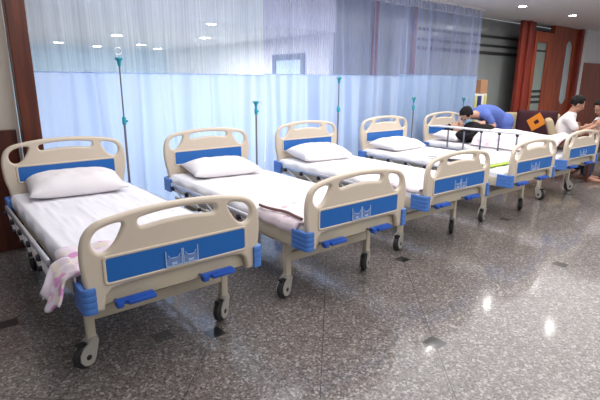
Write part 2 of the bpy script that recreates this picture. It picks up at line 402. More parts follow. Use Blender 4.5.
# ------------------------------------------------------------------ ceiling downlights
def downlight(x, y, z=2.80):
    t = empty('ceiling_light', (x, y, z))
    prof = [(0.085, 0.0), (0.085, -0.008), (0.062, -0.012), (0.060, -0.001)]
    MB().lathe(prof, (0, 0, 0)).build('frame', M['track'], t)
    MB().lathe([(0.058, -0.0125), (0.058, -0.015), (0.02, -0.0155)], (0, 0, 0)).build('diffuser', M['lamp'], t)
    return t
def spot(x, y, z, power, color=(1, 0.96, 0.90)):
    l = bpy.data.lights.new('downlight_lamp', 'SPOT'); l.energy = power; l.spot_size = R(140); l.spot_blend = 0.9; l.shadow_soft_size = 0.03; l.color = color
    o = bpy.data.objects.new('downlight_lamp', l); COL.objects.link(o); o.location = (x, y, z - 0.03)
names_dl = ['round recessed ceiling downlight over the head of the nearest bed', 'round recessed ceiling downlight over the second bed from the left',
    'round recessed ceiling downlight above the curtain by the fourth bed', 'round recessed ceiling downlight in front of the glass partition',
    'round recessed ceiling downlight in front of the wooden door', 'round recessed ceiling downlight over the aisle beyond the farthest bed',
    'round recessed ceiling downlight over the aisle before the fourth bed', 'round recessed ceiling downlight over the aisle before the third bed',
    'round downlight in the lobby ceiling behind the curtain near its middle', 'round recessed ceiling downlight at the far right over the seated people']
for (x, y), nm in zip(DOWN, names_dl):
    z = 2.25 if y > 5.6 else 2.80
    if y > 5.6: x, y = x * (1 + 2.25 / 1.54) / (1 + 2.8 / 1.54), max(5.7, y * (1 + 2.25 / 1.54) / (1 + 2.8 / 1.54))
    t = downlight(x, y, z); tag(t, nm, 'ceiling light', 'recessed ceiling downlights')
    spot(x, y, z, {0: 6, 1: 52, 2: 70, 3: 50, 4: 45, 5: 45, 6: 30, 7: 24, 8: 30, 9: 90}[DOWN.index((x, y)) if (x, y) in DOWN else 8])
for (x, y) in [(2.2, 10.6), (3.1, 11.2), (3.65, 10.0), (2.6, 8.2), (3.9, 7.6), (4.4, 11.0)]:
    t = downlight(x, y, 2.25); t.scale = (1.5, 1.5, 1)
    tag(t, 'small bright round downlight in the lobby ceiling seen through the mesh curtain', 'ceiling light', 'lobby downlights behind the mesh')

# picture on the lobby wall
pf = empty('framed_picture', (4.985, 6.68, 1.52), 0, 'grey framed landscape print on the white wall seen through the curtain mesh', 'picture')
fm = plate([rrect(-0.46, 0.02, 0.46, 0.46, 0.004, 1), rrect(-0.36, 0.08, 0.36, 0.36, 0.004, 1)], 0.03, 0.004)
fm.transform(Matrix.Rotation(PI / 2, 4, 'Z')); link('frame', fm, M['frame'], pf)
MB().box((0.004, 0, 0.22), (0.008, 0.74, 0.30)).build('print', M['art'], pf, False)

# ------------------------------------------------------------------ curtains
def curtain(x0, x1, seam, mats, label, rail_z=2.76, seed=1, yb=4.90):
    root = empty('cubicle_curtain', ((x0 + x1) / 2, yb, 0), 0, label, 'curtain', 'pale blue cubicle curtains along the ward')
    rnd = random.Random(seed); n = int((x1 - x0) * 46)
    ph = [rnd.uniform(0, 6.28) for _ in range(6)]
    def off(x, z):
        k = 0.4 + 0.6 * (1 - z / 2.8)
        w_ = 0.030 * math.sin(x * 17 + ph[0] + 1.4 * math.sin(x * 2.3 + ph[1])) + 0.018 * math.sin(x * 31 + ph[2] + 0.6 * math.sin(z * 1.1)) + 0.028 * math.sin(x * 5.3 + ph[3] + 0.35 * z)
        f = 0.010 * math.sin(x * 55 + ph[4])
        return w_ * (0.75 + 0.5 * k) + f
    def sheet(za, zb, nz, name, m, thick):
        bm = bmesh.new(); g = []
        for i in range(n + 1):
            x = x0 + (x1 - x0) * i / n; row = []
            for j in range(nz + 1):
                z = za + (zb - za) * j / nz
                row.append(bm.verts.new((x - (x0 + x1) / 2 + 0.012 * math.sin(z * 3 + x * 9), off(x, z), z)))
            g.append(row)
        for i in range(n):
            for j in range(nz): bm.faces.new((g[i][j], g[i + 1][j], g[i + 1][j + 1], g[i][j + 1]))
        me = bpy.data.meshes.new(name); bm.to_mesh(me); bm.free(); me.shade_smooth()
        return link(name, me, m, root)
    sheet(0.03, seam, 14, 'cloth', mats[0], 0)
    sheet(seam, rail_z, 10, 'mesh_header', mats[1], 0)
    hb = MB(); pts = [(x0 - (x0 + x1) / 2 + (x1 - x0) * i / n, off(x0 + (x1 - x0) * i / n, seam) - 0.003, seam) for i in range(n + 1)]
    hb.tube(pts, 0.004, 5).build('seam', mats[0], root)
    return root
curtain(0.78, 3.28, 1.60, (M['curtain'], M['mesh']), 'pale blue curtain behind the two nearest beds, right of the dark post', seed=3)
curtain(3.30, 5.80, 1.615, (M['curtain'], M['mesh2']), 'pale blue curtain with mesh top behind the third bed, over the picture', seed=9, yb=4.91)
curtain(5.78, 8.02, 1.635, (M['curtain2'], M['mesh2']), 'pale blue curtain at the far end, ending beside the glass partition', seed=21, yb=4.90)
tk = MB().box((4.42, 4.905, 2.7825), (7.3, 0.045, 0.035), bevel=0.004).build('curtain_track', M['track'])
tag(tk, 'long white ceiling track that carries the blue cubicle curtains', 'curtain track')

# ------------------------------------------------------------------ hospital bed
HALF = [(0.455, 0.450), (0.462, 0.52), (0.480, 0.60), (0.488, 0.68), (0.488, 0.745), (0.480, 0.80), (0.462, 0.845), (0.430, 0.878), (0.385, 0.899), (0.31, 0.914), (0.22, 0.927), (0.11, 0.935), (0.0, 0.938)]
def board_mesh(head=False):
    top = catmull(HALF, 4, closed=False)
    low = [(0.40, 0.450), (0.396, 0.485), (0.386, 0.525), (0.360, 0.552), (0.30, 0.560), (0.15, 0.562)]
    if head: low = [(0.40, 0.450), (0.2, 0.449)]
    right = [Vector(p) for p in low[::-1]] + top
    left = [Vector((-p[0], p[1])) for p in right[::-1]][1:]
    outer = right + left
    rh = catmull([(0.285, 0.858), (0.300, 0.876), (0.345, 0.872), (0.395, 0.856), (0.425, 0.826), (0.432, 0.790), (0.418, 0.757), (0.390, 0.742), (0.355, 0.753), (0.318, 0.792)], 4)
    lh = [Vector((-p.x, p.y)) for p in rh][::-1]
    sl = catmull([(-0.212, 0.866), (-0.195, 0.884), (-0.10, 0.897), (0, 0.901), (0.10, 0.897), (0.195, 0.884), (0.212, 0.866), (0.205, 0.845), (0.18, 0.838), (0.09, 0.848), (0, 0.851), (-0.09, 0.848), (-0.18, 0.838), (-0.205, 0.845)], 4)
    return plate([outer, rh, lh, sl], 0.042, 0.016)
HEAD = board_mesh(True); HEAD.transform(Matrix.Diagonal((1.022, 1, 1, 1)))
BOARD = board_mesh(); BOARD.transform(Matrix.Diagonal((1.022, 1, 1, 1)))
def ridge_mesh():   # raised lip around the blue panel
    return plate([rrect(-0.405, 0.577, 0.405, 0.727, 0.02), rrect(-0.388, 0.592, 0.388, 0.711, 0.012)], 0.018, 0.006)
RIDGE = ridge_mesh()
PANEL = plate([rrect(-0.390, 0.590, 0.390, 0.713, 0.013)], 0.012, 0.003)
def add_board(root, name, y, dz, flip, holder=True):
    o = link(name, (BOARD if holder else HEAD).copy(), M['abs'], root); o.location = (0, y, dz)
    s = -1 if not flip else 1
    a = link('panel_rim', RIDGE.copy(), M['abs'], o); a.location = (0, s * 0.019, 0)
    b = link('blue_panel', PANEL.copy(), M['blue'], o); b.location = (0, s * 0.020, 0); b['label'] = 'blue inset panel'
    a2 = link('panel_rim', RIDGE.copy(), M['abs'], o); a2.location = (0, -s * 0.019, 0)
    b2 = link('blue_panel', PANEL.copy(), M['blue'], o); b2.location = (0, -s * 0.020, 0)
    if holder:
        h = MB(); g = MB()
        for x in (-0.093, -0.004, 0.004, 0.087): h.box((x, -0.030, 0.638), (0.005, 0.006, 0.086))
        for x0, x1 in ((-0.093, -0.004), (0.004, 0.087)):
            g.box(((x0 + x1) / 2, -0.032, 0.620), (x1 - x0 - 0.004, 0.002, 0.046))
            h.box(((x0 + x1) / 2, -0.030, 0.596), (x1 - x0, 0.008, 0.005)); h.box(((x0 + x1) / 2, -0.033, 0.640), (0.034, 0.003, 0.004))
            h.box((x0 + 0.016, -0.033, 0.650), (0.004, 0.003, 0.022), Matrix.Rotation(R(-35), 3, 'Y')); h.box((x1 - 0.016, -0.033, 0.650), (0.004, 0.003, 0.022), Matrix.Rotation(R(35), 3, 'Y'))
            h.box(((x0 + x1) / 2, -0.033, 0.610), (0.030, 0.003, 0.012))
        ho = h.build('card_holder', M['holderedge'], o, False); ho['label'] = 'clear double card holder'
        tm = bpy.data.meshes.new('t'); g.bm.to_mesh(tm); g.bm.free()
        nb = bmesh.new(); nb.from_mesh(ho.data); k = len(nb.faces); nb.from_mesh(tm); nb.faces.ensure_lookup_table()
        for f_ in nb.faces[k:]: f_.material_index = 1
        nb.to_mesh(ho.data); nb.free(); bpy.data.meshes.remove(tm); ho.data.materials.append(M['holder'])
    return o
def bumper_mesh():
    """L-shaped ribbed corner guard; outer corner at (+0.521, -0.03)."""
    m_ = MB(); n = 4; z0, z1 = 0.452, 0.583; h = (z1 - z0) / n
    arc = [Vector((0.512 - 0.035 + 0.035 * math.sin(R(k * 15)), -0.038 + 0.035 - 0.035 * math.cos(R(k * 15)))) for k in range(7)]
    lp = [Vector((0.448, -0.038))] + arc + [Vector((0.512, 0.124)), Vector((0.488, 0.124)), Vector((0.488, -0.012)), Vector((0.448, -0.012))]
    for k in range(n):
        me = plate([lp], h - 0.0005, 0.0035, 1)
        me.transform(Matrix(((1, 0, 0, 0), (0, 0, 1, 0), (0, -1, 0, z0 + h * (k + 0.5)), (0, 0, 0, 1))))
        m_.bm.from_mesh(me); bpy.data.meshes.remove(me)
    return m_
def add_leg(root, x, y, ang, brake=True):
    l = MB().box((x, y, 0.275), (0.046, 0.046, 0.30), bevel=0.006).build('leg', M['powder'], root)
    c, s = math.cos(ang), math.sin(ang)
    rot = Matrix.Rotation(ang, 3, 'Z')
    def P(dx, dy, z): v = rot @ Vector((dx, dy, 0)); return (x + v.x, y + v.y, z)
    # swivel housing + fork; wheel trails along local +x
    f = MB(); f.lathe([(0.024, 0.155), (0.030, 0.150), (0.030, 0.128), (0.020, 0.122)], (x, y, 0.0), seg=14)
    for sd in (-1, 1):
        prof = [(-0.022, 0.132), (0.015, 0.142), (0.058, 0.118), (0.078, 0.086), (0.080, 0.052), (0.062, 0.026), (0.038, 0.017), (0.014, 0.024), (0.000, 0.050), (-0.012, 0.095)]
        pm = bmesh.new(); a = [pm.verts.new((p[0], sd * 0.026 - 0.004, p[1])) for p in prof]; b = [pm.verts.new((p[0], sd * 0.026 + 0.004, p[1])) for p in prof]
        pm.faces.new(a); pm.faces.new(b[::-1]); k = len(prof)
        for i in range(k): pm.faces.new((a[i], b[i], b[(i + 1) % k], a[(i + 1) % k]))
        for v in pm.verts: v.co = Vector(P(v.co.x, v.co.y, v.co.z))
        tm = bpy.data.meshes.new('t'); pm.to_mesh(tm); pm.free(); f.bm.from_mesh(tm); bpy.data.meshes.remove(tm)
    f.box(P(0.005, 0, 0.132), (0.055, 0.058, 0.014), rot, 0.003)
    SC = Matrix.Translation((x, y, 0)) @ Matrix.Scale(1.12, 4) @ Matrix.Translation((-x, -y, 0))
    bmesh.ops.transform(f.bm, matrix=SC, verts=f.bm.verts)
    fk = f.build('caster_fork', M['grey'], l); fk['label'] = 'grey caster fork'
    tw = MB()
    prof = [(0.030, -0.017), (0.054, -0.017), (0.0615, -0.011), (0.0625, 0.0), (0.0615, 0.011), (0.054, 0.017), (0.030, 0.017)]
    tw.lathe(prof, (0, 0, 0), 'Y', 28)
    hb = MB().lathe([(0.006, -0.021), (0.033, -0.019), (0.036, 0.0), (0.033, 0.019), (0.006, 0.021)], (0, 0, 0), 'Y', 20)
    hc = MB().lathe([(0.010, -0.033), (0.014, -0.031), (0.014, 0.031), (0.010, 0.033)], (0, 0, 0), 'Y', 14)
    T = SC @ Matrix.Translation(P(0.038, 0, 0.0625)) @ rot.to_4x4()
    for bld in (tw, hb, hc): bmesh.ops.transform(bld.bm, matrix=T, verts=bld.bm.verts)
    o = tw.build('wheel_tyre', M['rubber'], l); o['label'] = 'black rubber caster tyre'
    hb.build('wheel_hub', M['grey'], l); hc.build('axle_cap', M['black'], l)
    if brake:
        bk = MB().box(P(0.068, 0, 0.148), (0.05, 0.034, 0.012), rot, 0.004).build('brake_pedal', M['black'], l)
    return l
def add_rail(root, side, raised):
    """collapsible side rail: side -1 = camera side."""
    x = side * 0.525
    if raised:
        top = MB().tube([(x, 2.06, 0.845), (x, 1.95, 0.858), (x, 1.80, 0.862), (x, 0.62, 0.862), (x, 0.54, 0.855)], [0.012, 0.016, 0.018, 0.018, 0.014], 10)
        r = top.build('side_rail', M['railwhite'], root); r['label'] = 'raised white side rail'
        for y in (1.72, 1.44, 1.16, 0.88, 0.62):
            MB().box((x, y, 0.70), (0.012, 0.022, 0.31), bevel=0.003).build('rail_post', M['post'], r)
            MB().box((x, y, 0.835), (0.034, 0.040, 0.035), bevel=0.008).build('rail_joint', M['darkknob'], r)
        MB().box((x, 1.17, 0.535), (0.02, 1.35, 0.032), bevel=0.006).build('lower_bar', M['alu'], r)
    else:
        r = MB().box((x + side * 0.008, 1.27, 0.550), (0.024, 1.46, 0.040), bevel=0.010).build('side_rail', M['alu'], root)
        r['label'] = 'folded down aluminium side rail'
        MB().box((x - side * 0.008, 1.25, 0.425), (0.020, 1.42, 0.028), bevel=0.006).build('lower_bar', M['powder'], r)
        for k, y in enumerate((0.62, 0.92, 1.22, 1.52, 1.82)):
            MB().tube([(x + side * 0.006, y - 0.10, 0.425), (x + side * 0.010, y + 0.12, 0.540)], 0.009, 8).build('rail_post', M['alu'], r)
            MB().lathe([(0.008, -0.014), (0.022, -0.012), (0.022, 0.012), (0.014, 0.018)] if side > 0 else [(0.014, -0.018), (0.022, -0.012), (0.022, 0.012), (0.008, 0.014)], (x + side * 0.020, y + 0.12, 0.522), 'X', 12).build('rail_joint', M['darkknob'], r)
            MB().lathe([(0.016, -0.012), (0.016, 0.012)], (x + side * 0.012, y - 0.10, 0.425), 'X', 10).build('rail_pivot', M['darkknob'], r)
    return r
L_ = 2.22
def make_bed(raised=False, angs=(-2.85, -2.6, 1.0, 2.6)):
    root = empty('hospital_bed')
    add_board(root, 'footboard', 0.0, 0.0, False, True)
    add_board(root, 'headboard', L_, 0.114, False, False)
    f = MB()
    for s in (-1, 1):
        f.box((s * 0.435, L_ / 2, 0.478), (0.036, L_ - 0.08, 0.075), bevel=0.006)
        f.box((s * 0.474, 0.31, 0.492), (0.022, 0.50, 0.100), bevel=0.006)
        f.box((s * 0.455, 0.31, 0.480), (0.04, 0.46, 0.03))
    f.box((0, 0.040, 0.510), (0.92, 0.035, 0.100), bevel=0.006)
    f.box((0, L_ - 0.04, 0.50), (0.92, 0.035, 0.09), bevel=0.006)
    for y in (0.55, 0.95, 1.4, 1.8): f.box((0, y, 0.470), (0.91, 0.035, 0.03), bevel=0.004)
    f.build('bed_frame', M['powder'], root)
    dk = MB().box((0, L_ / 2, 0.503), (0.90, L_ - 0.14, 0.014), bevel=0.004)
    dk.build('deck', M['powder'], root)
    for y in (0.295, L_ - 0.295):
        MB().box((0, y, 0.300), (0.80, 0.034, 0.070), bevel=0.006).build('cross_bar', M['powder'], root)
    for s in (-1, 1): MB().box((s * 0.417, L_ / 2, 0.415), (0.034, 1.66, 0.034), bevel=0.005).build('long_bar', M['powder'], root)
    k = 0
    for y in (0.295, L_ - 0.295):
        for s in (-1, 1):
            add_leg(root, s * 0.417, y, angs[k], True); k += 1
    bm_ = [bumper_mesh() for _ in range(4)]
    bmesh.ops.scale(bm_[1].bm, vec=(-1, 1, 1), verts=bm_[1].bm.verts)
    T = Matrix.Translation((0, L_, 0)) @ Matrix.Diagonal((1, -1, 1, 1)); bmesh.ops.transform(bm_[2].bm, matrix=T, verts=bm_[2].bm.verts)
    T = Matrix.Translation((0, L_, 0)) @ Matrix.Diagonal((-1, -1, 1, 1)); bmesh.ops.transform(bm_[3].bm, matrix=T, verts=bm_[3].bm.verts)
    for b in bm_: o = b.build('corner_bumper', M['bumper'], root); o['label'] = 'ribbed blue corner guard'
    # crank handles folded under the footboard
    for x0, x1, z in ((-0.366, -0.170, 0.474), (0.100, 0.298, 0.482)):
        h = MB(); cx = (x0 + x1) / 2
        h.box((cx, -0.030, z + 0.006), (x1 - x0, 0.034, 0.030), bevel=0.006)
        h.box((cx + 0.03, -0.052, z), (x1 - x0 - 0.05, 0.026, 0.024), bevel=0.009)
        h.box((x0 + 0.018, -0.040, z), (0.036, 0.040, 0.034), bevel=0.006)
        o = h.build('crank_handle', M['crank'], root); o['label'] = 'folded blue crank handle'
        MB().tube([(x0 + 0.018, -0.03, z), (x0 + 0.018, 0.6, z - 0.02)], 0.010, 8).build('crank_rod', M['steel'], root)
    add_rail(root, -1, raised); add_rail(root, 1, False)
    return root

BEDS = [(0.9318, 2.2087, 0.0223), (2.2915, 2.2258, 0.0125), (3.7118, 2.3587, -0.0050), (5.1879, 2.3850, -0.0108), (6.7347, 2.4902, -0.0191)]
BL = ['ivory plastic hospital bed with blue panels, nearest of the row, beside the dark wooden post',
      'ivory and blue hospital bed, second from the left, pink cloth at its foot',
      'ivory and blue hospital bed in the middle of the row of five',
      'ivory and blue hospital bed, empty, next to the occupied bed',
      'ivory and blue hospital bed with a raised side rail and a patient on it']
bedobjs = []
bed0 = make_bed(False)
bed5 = make_bed(True, (-1.9, -0.6, 1.0, 2.6))
for i, (x, y, t) in enumerate(BEDS):
    o = bed0 if i == 0 else (bed5 if i == 4 else copy_tree(bed0))
    o.location = (x, y, 0); o.rotation_euler = (0, 0, t)
    tag(o, BL[i], 'hospital bed', 'hospital beds in a row along the curtain'); bedobjs.append(o)
def W(i, p):
    x, y, t = BEDS[i]; return Vector((x + p[0] * math.cos(t) - p[1] * math.sin(t), y + p[0] * math.sin(t) + p[1] * math.cos(t), p[2]))

# ------------------------------------------------------------------ mattresses, pillows
def mattress(i, m, label, seed):
    bm = bmesh.new(); nx, ny = 70, 60; x0, x1, y0, y1 = -0.474, 0.474, 0.075, L_ - 0.035; z0, z1 = 0.512, 0.612
    rnd = random.Random(seed); a = rnd.uniform(0, 9)
    def Z(x, y):
        e = min(x - x0, x1 - x, y - y0, y1 - y); rr_ = 0.03
        d = 0.0 if e >= rr_ else rr_ - math.sqrt(max(0, rr_ ** 2 - (rr_ - e) ** 2))
        wr = 0.0025 * math.sin(x * 26 + a + 1.5 * math.sin(y * 2 + a)) + 0.004 * noise.noise(Vector((x * 4 + a, y * 2.0, a)))
        wr += (0.011 if seed == 11 else 0.005) * max(0, noise.noise(Vector((x * 26 + a, y * 3.2 - x * 4, a))))
        return z1 - d + wr * min(1, e / 0.05)
    top = [[bm.verts.new((x0 + (x1 - x0) * s(i_ / nx), y0 + (y1 - y0) * s(j / ny), 0)) for j in range(ny + 1)] for i_ in range(nx + 1) for s in (lambda u: u,)]
    for r_ in top:
        for v in r_: v.co.z = Z(v.co.x, v.co.y)
    for p in range(nx):
        for q in range(ny): bm.faces.new((top[p][q], top[p + 1][q], top[p + 1][q + 1], top[p][q + 1]))
    ring = [top[p][0] for p in range(nx + 1)] + [top[nx][q] for q in range(1, ny + 1)] + [top[p][ny] for p in range(nx - 1, -1, -1)] + [top[0][q] for q in range(ny - 1, 0, -1)]
    prev = ring
    for zz, ex in ((0.575, 0.004), (0.535, 0.005), (z0, -0.002)):
        cur = []
        for k, v in enumerate(ring):
            cx, cy = v.co.x, v.co.y
            dx = (1 if abs(cx - x1) < 1e-5 else -1 if abs(cx - x0) < 1e-5 else 0); dy = (1 if abs(cy - y1) < 1e-5 else -1 if abs(cy - y0) < 1e-5 else 0)
            wv = ex + 0.004 * math.sin(k * 0.7 + a)
            cur.append(bm.verts.new((cx + dx * wv, cy + dy * 0.3 * wv, zz)))
        for k in range(len(ring)): bm.faces.new((prev[k], cur[k], cur[(k + 1) % len(ring)], prev[(k + 1) % len(ring)]))
        prev = cur
    bm.faces.new(prev)
    bmesh.ops.recalc_face_normals(bm, faces=bm.faces)
    me = bpy.data.meshes.new('mattress'); bm.to_mesh(me); bm.free(); me.shade_smooth()
    o = link('mattress', me, m); x, y, t = BEDS[i]; o.location = (x, y, 0); o.rotation_euler = (0, 0, t)
    return tag(o, label, 'mattress', 'sheet covered mattresses on the beds')
ML = ['mattress under a creased lilac white sheet on the nearest bed', 'mattress under a white sheet on the second bed from the left',
      'mattress under a white sheet on the middle bed', 'mattress under a white sheet on the empty bed before the patient', 'white sheeted mattress under the patient behind the raised rail']
for i in range(5): mattress(i, M['sheet'] if i == 0 else M['sheet2'], ML[i], 11 + i)

def pillow(i, cx, cy, cz, sx, sy, h, rz, tilt, label, seed):
    bm = bmesh.new(); n = 28; a = seed * 3.7; vs = {}
    for side in (1, -1):
        for p in range(n + 1):
            for q in range(n + 1):
                u = 2 * p / n - 1; v = 2 * q / n - 1
                if side == -1 and (p in (0, n) or q in (0, n)): vs[(side, p, q)] = vs[(1, p, q)]; continue
                # pinched outline with pointed corners
                px = u * sx / 2 * (1 - 0.07 * (1 - u * u) * 0 - 0.06 * (1 - v * v) * 0) ; py = v * sy / 2
                px *= 1 - 0.07 * (1 - abs(v)) * (abs(u) ** 3) * 0 + 0.05 * (abs(v) ** 4) * (abs(u) ** 2) - 0.04
                py *= 1 + 0.07 * (abs(u) ** 4) * (abs(v) ** 2) - 0.05
                prof = ((1 - u ** 4) ** 0.62) * ((1 - v ** 4) ** 0.62)
                wr = 0.012 * noise.noise(Vector((u * 2.2 + a, v * 2.2, side))) + 0.008 * noise.noise(Vector((u * 5 + a, v * 1.5 + a, 2.0))) 
                z = side * (h * (0.62 if side == 1 else 0.38) * prof) + wr * prof * (1 if side == 1 else 0.2)
                vs[(side, p, q)] = bm.verts.new((px, py, z))
    for side in (1, -1):
        for p in range(n):
            for q in range(n):
                f = [vs[(side, p, q)], vs[(side, p + 1, q)], vs[(side, p + 1, q + 1)], vs[(side, p, q + 1)]]
                try: bm.faces.new(f if side == 1 else f[::-1])
                except ValueError: pass
    bmesh.ops.recalc_face_normals(bm, faces=bm.faces)
    me = bpy.data.meshes.new('pillow'); bm.to_mesh(me); bm.free(); me.shade_smooth()
    o = link('pillow', me, M['pillow']); o.location = W(i, (cx, cy, cz)); o.rotation_euler = (tilt, 0, BEDS[i][2] + rz)
    return tag(o, label, 'pillow', 'white pillows at the bed heads')
pillow(0, -0.015, 1.95, 0.685, 0.74, 0.48, 0.17, R(-6), R(6), 'plump white pillow on the nearest bed', 1)
pillow(1, -0.02, 1.92, 0.672, 0.72, 0.48, 0.15, R(-8), R(4), 'plump white pillow on the second bed from the left', 2)
pillow(2, -0.06, 1.91, 0.680, 0.70, 0.48, 0.18, R(-6), R(5), 'plump white pillow on the middle bed', 3)
pillow(3, -0.07, 1.90, 0.670, 0.74, 0.48, 0.15, R(4), R(4), 'plump white pillow on the empty bed before the patient', 4)
pillow(4, -0.10, 1.90, 0.675, 0.66, 0.44, 0.15, R(6), R(6), 'white pillow under the patient\'s head', 5)

# ------------------------------------------------------------------ cloths at the feet
def cloth_sheet(i, fn, nu, nv, name, m, label, cat, group=None, thick=0.006, parent=None):
    bm = bmesh.new(); g = [[bm.verts.new(fn(u / nu, v / nv)) for v in range(nv + 1)] for u in range(nu + 1)]
    for u in range(nu):
        for v in range(nv): bm.faces.new((g[u][v], g[u + 1][v], g[u + 1][v + 1], g[u][v + 1]))
    bmesh.ops.recalc_face_normals(bm, faces=bm.faces)
    r = bmesh.ops.solidify(bm, geom=bm.faces[:], thickness=thick)
    bmesh.ops.recalc_face_normals(bm, faces=bm.faces)
    me = bpy.data.meshes.new(name); bm.to_mesh(me); bm.free(); me.shade_smooth()
    o = link(name, me, m, parent)
    if parent is None:
        x, y, t = BEDS[i]; o.location = (x, y, 0); o.rotation_euler = (0, 0, t); tag(o, label, cat, group)
    return o
def flat_cloth(i, x0, x1, y0, y1, side_drop, m, label, sd, name='draw_sheet'):
    def fn(u, v):
        w_ = side_drop + (x1 - x0); s = u * w_
        y = y0 + (y1 - y0) * v + 0.02 * math.sin(u * 9 + sd)
        nz = 0.010 * noise.noise(Vector((u * 7 + sd, v * 5, sd))) + 0.006 * math.sin(u * 30 + 5 * v + sd)
        if s < side_drop:
            return Vector((x0 - 0.012 - 0.012 * math.sin(v * 8 + sd) ** 2, y, 0.618 - (side_drop - s)))
        xx = x0 + (s - side_drop)
        return Vector((xx, y, 0.628 + nz * min(1, (s - side_drop) / 0.08)))
    return cloth_sheet(i, fn, 40, 24, name, m, label, 'draw sheet', 'printed cloths at the bed feet')
flat_cloth(0, -0.486, 0.44, 0.07, 0.50, 0.05, M['floral'], 'white cloth with pink print across the foot of the nearest bed', 1.0)
c2 = flat_cloth(1, -0.486, 0.45, 0.07, 0.55, 0.075, M['palepink'], 'pale pink cloth across the foot of the second bed from the left', 2.0)
flat_cloth(2, -0.470, 0.482, 0.07, 0.42, 0.02, M['palepink'], 'pale pink cloth across the foot of the middle bed', 3.0)
def hem(i, pts, r, label, m='hem'):
    o = MB().tube([tuple(p) for p in catmull(pts, 6, closed=False)], r, 8).build('rolled_strap', M[m]); x, y, t = BEDS[i]; o.location = (x, y, 0); o.rotation_euler = (0, 0, t)
    return tag(o, label, 'strap')
hem(1, [(-0.47, 0.56, 0.645), (-0.485, 0.50, 0.650), (-0.47, 0.40, 0.648), (-0.44, 0.28, 0.648), (-0.45, 0.16, 0.646), (-0.46, 0.08, 0.646)], 0.011, 'brown rolled hem strap along the left foot corner of the second bed')
hem(2, [(0.42, 0.40, 0.638), (0.455, 0.30, 0.640), (0.468, 0.18, 0.640), (0.47, 0.09, 0.640)], 0.009, 'brown rolled strap at the right foot corner of the middle bed')
# pink towel hanging off the near corner of the first bed
def fn_t(u, v):
    # u: from mattress edge outward and down, v: along y
    y = 0.06 + 0.24 * v + 0.03 * math.sin(u * 5)
    s = u
    bul = 0.035 * math.sin(v * 9 + 1) * s
    x = -0.475 - 0.05 * min(1, s * 3) - 0.10 * s + bul * 0.6
    z = 0.634 - 0.01 * s - 0.17 * max(0, s - 0.12) ** 1.1 * (0.75 + 0.35 * math.sin(v * 2.6)) + 0.012 * math.sin(v * 14)
    return Vector((x, y, z))
cloth_sheet(0, fn_t, 22, 26, 'towel', M['floral'], 'pink and white printed towel hanging off the near foot corner of the nearest bed', 'towel', thick=0.012)
# green mat edge under the white sheet on bed four
gm = MB().box((0.0, 0.45, 0.632), (0.88, 0.40, 0.014), bevel=0.004).build('incontinence_mat', M['green']); gm.name = 'folded_mat'
gm.location = (BEDS[3][0], BEDS[3][1], 0); gm.rotation_euler = (0, 0, BEDS[3][2]); tag(gm, 'lime green folded mat showing at the foot of the empty bed', 'mat')
def fn_s(u, v):
    return Vector((-0.45 + 0.90 * u, 0.29 + 0.80 * v, 0.654 + 0.022 * math.sin(v * PI) + 0.008 * noise.noise(Vector((u * 6, v * 6, 3)))))
cloth_sheet(3, fn_s, 24, 24, 'folded_quilt', M['sheet2'], 'folded white quilt laid over the lime green mat', 'quilt', thick=0.02)

# ------------------------------------------------------------------ IV poles
def iv_pole(x, y, top, joint, label, double=True, loop=False):
    t = empty('drip_stand', (x, y, 0), 0, label, 'drip stand', 'drip stands at the bed heads')
    MB().tube([(0, 0, 0.02), (0, 0, joint)], 0.011, 10).build('lower_pole', M['steel'], t)
    MB().tube([(0, 0, joint), (0, 0, top)], 0.007, 10).build('upper_pole', M['steel'], t)
    c = MB().lathe([(0.012, -0.035), (0.019, -0.030), (0.019, 0.03), (0.010, 0.045)], (0, 0, joint), seg=12); c.box((0.022, 0, joint), (0.03, 0.012, 0.02), bevel=0.004)
    c.build('height_clamp', M['teal'], t)
    MB().lathe([(0.010, -0.045), (0.014, -0.035), (0.018, 0.0), (0.036, 0.022), (0.034, 0.035), (0.010, 0.038)], (0, 0, top), seg=14).build('hook_collar', M['teal'], t)
    h = MB()
    if loop:
        h.tube([(0, 0, top + 0.03), (0, 0, top + 0.06)], 0.004, 6)
        h.tube([(0.032 * math.cos(a * PI / 8), 0, top + 0.09 + 0.032 * math.sin(a * PI / 8)) for a in range(16)], 0.005, 6, closed=True)
        h.build('hook_ring', M['alu'], t)
    else:
        for s in (0, 1, 2, 3):
            a = s * PI / 2 + 0.5; dx, dy = math.cos(a), math.sin(a)
            h.tube([(dx * q, dy * q, top + z) for q, z in ((0.01, 0.025), (0.04, 0.028), (0.075, 0.018), (0.085, 0.03), (0.080, 0.045))], 0.003, 6)
        h.build('hooks', M['alu'], t)
    MB().lathe([(0.11, 0.0), (0.11, 0.012), (0.03, 0.028), (0.014, 0.045)], (0, 0, 0), seg=24).build('base', M['steel'], t)
    return t
iv_pole(1.44, 4.55, 1.70, 1.15, 'tall drip stand with a ring top at the head of the nearest bed', loop=True)
iv_pole(2.95, 4.57, 1.27, 1.19, 'short drip stand with spread hooks at the head of the second bed')
iv_pole(4.24, 4.57, 1.55, 1.17, 'drip stand with teal collar at the head of the middle bed')
iv_pole(5.80, 4.57, 1.27, 1.15, 'short drip stand at the head of the empty bed by the patient')
iv_pole(7.36, 4.72, 1.235, 1.02, 'drip stand behind the patient beside the leaning nurse')

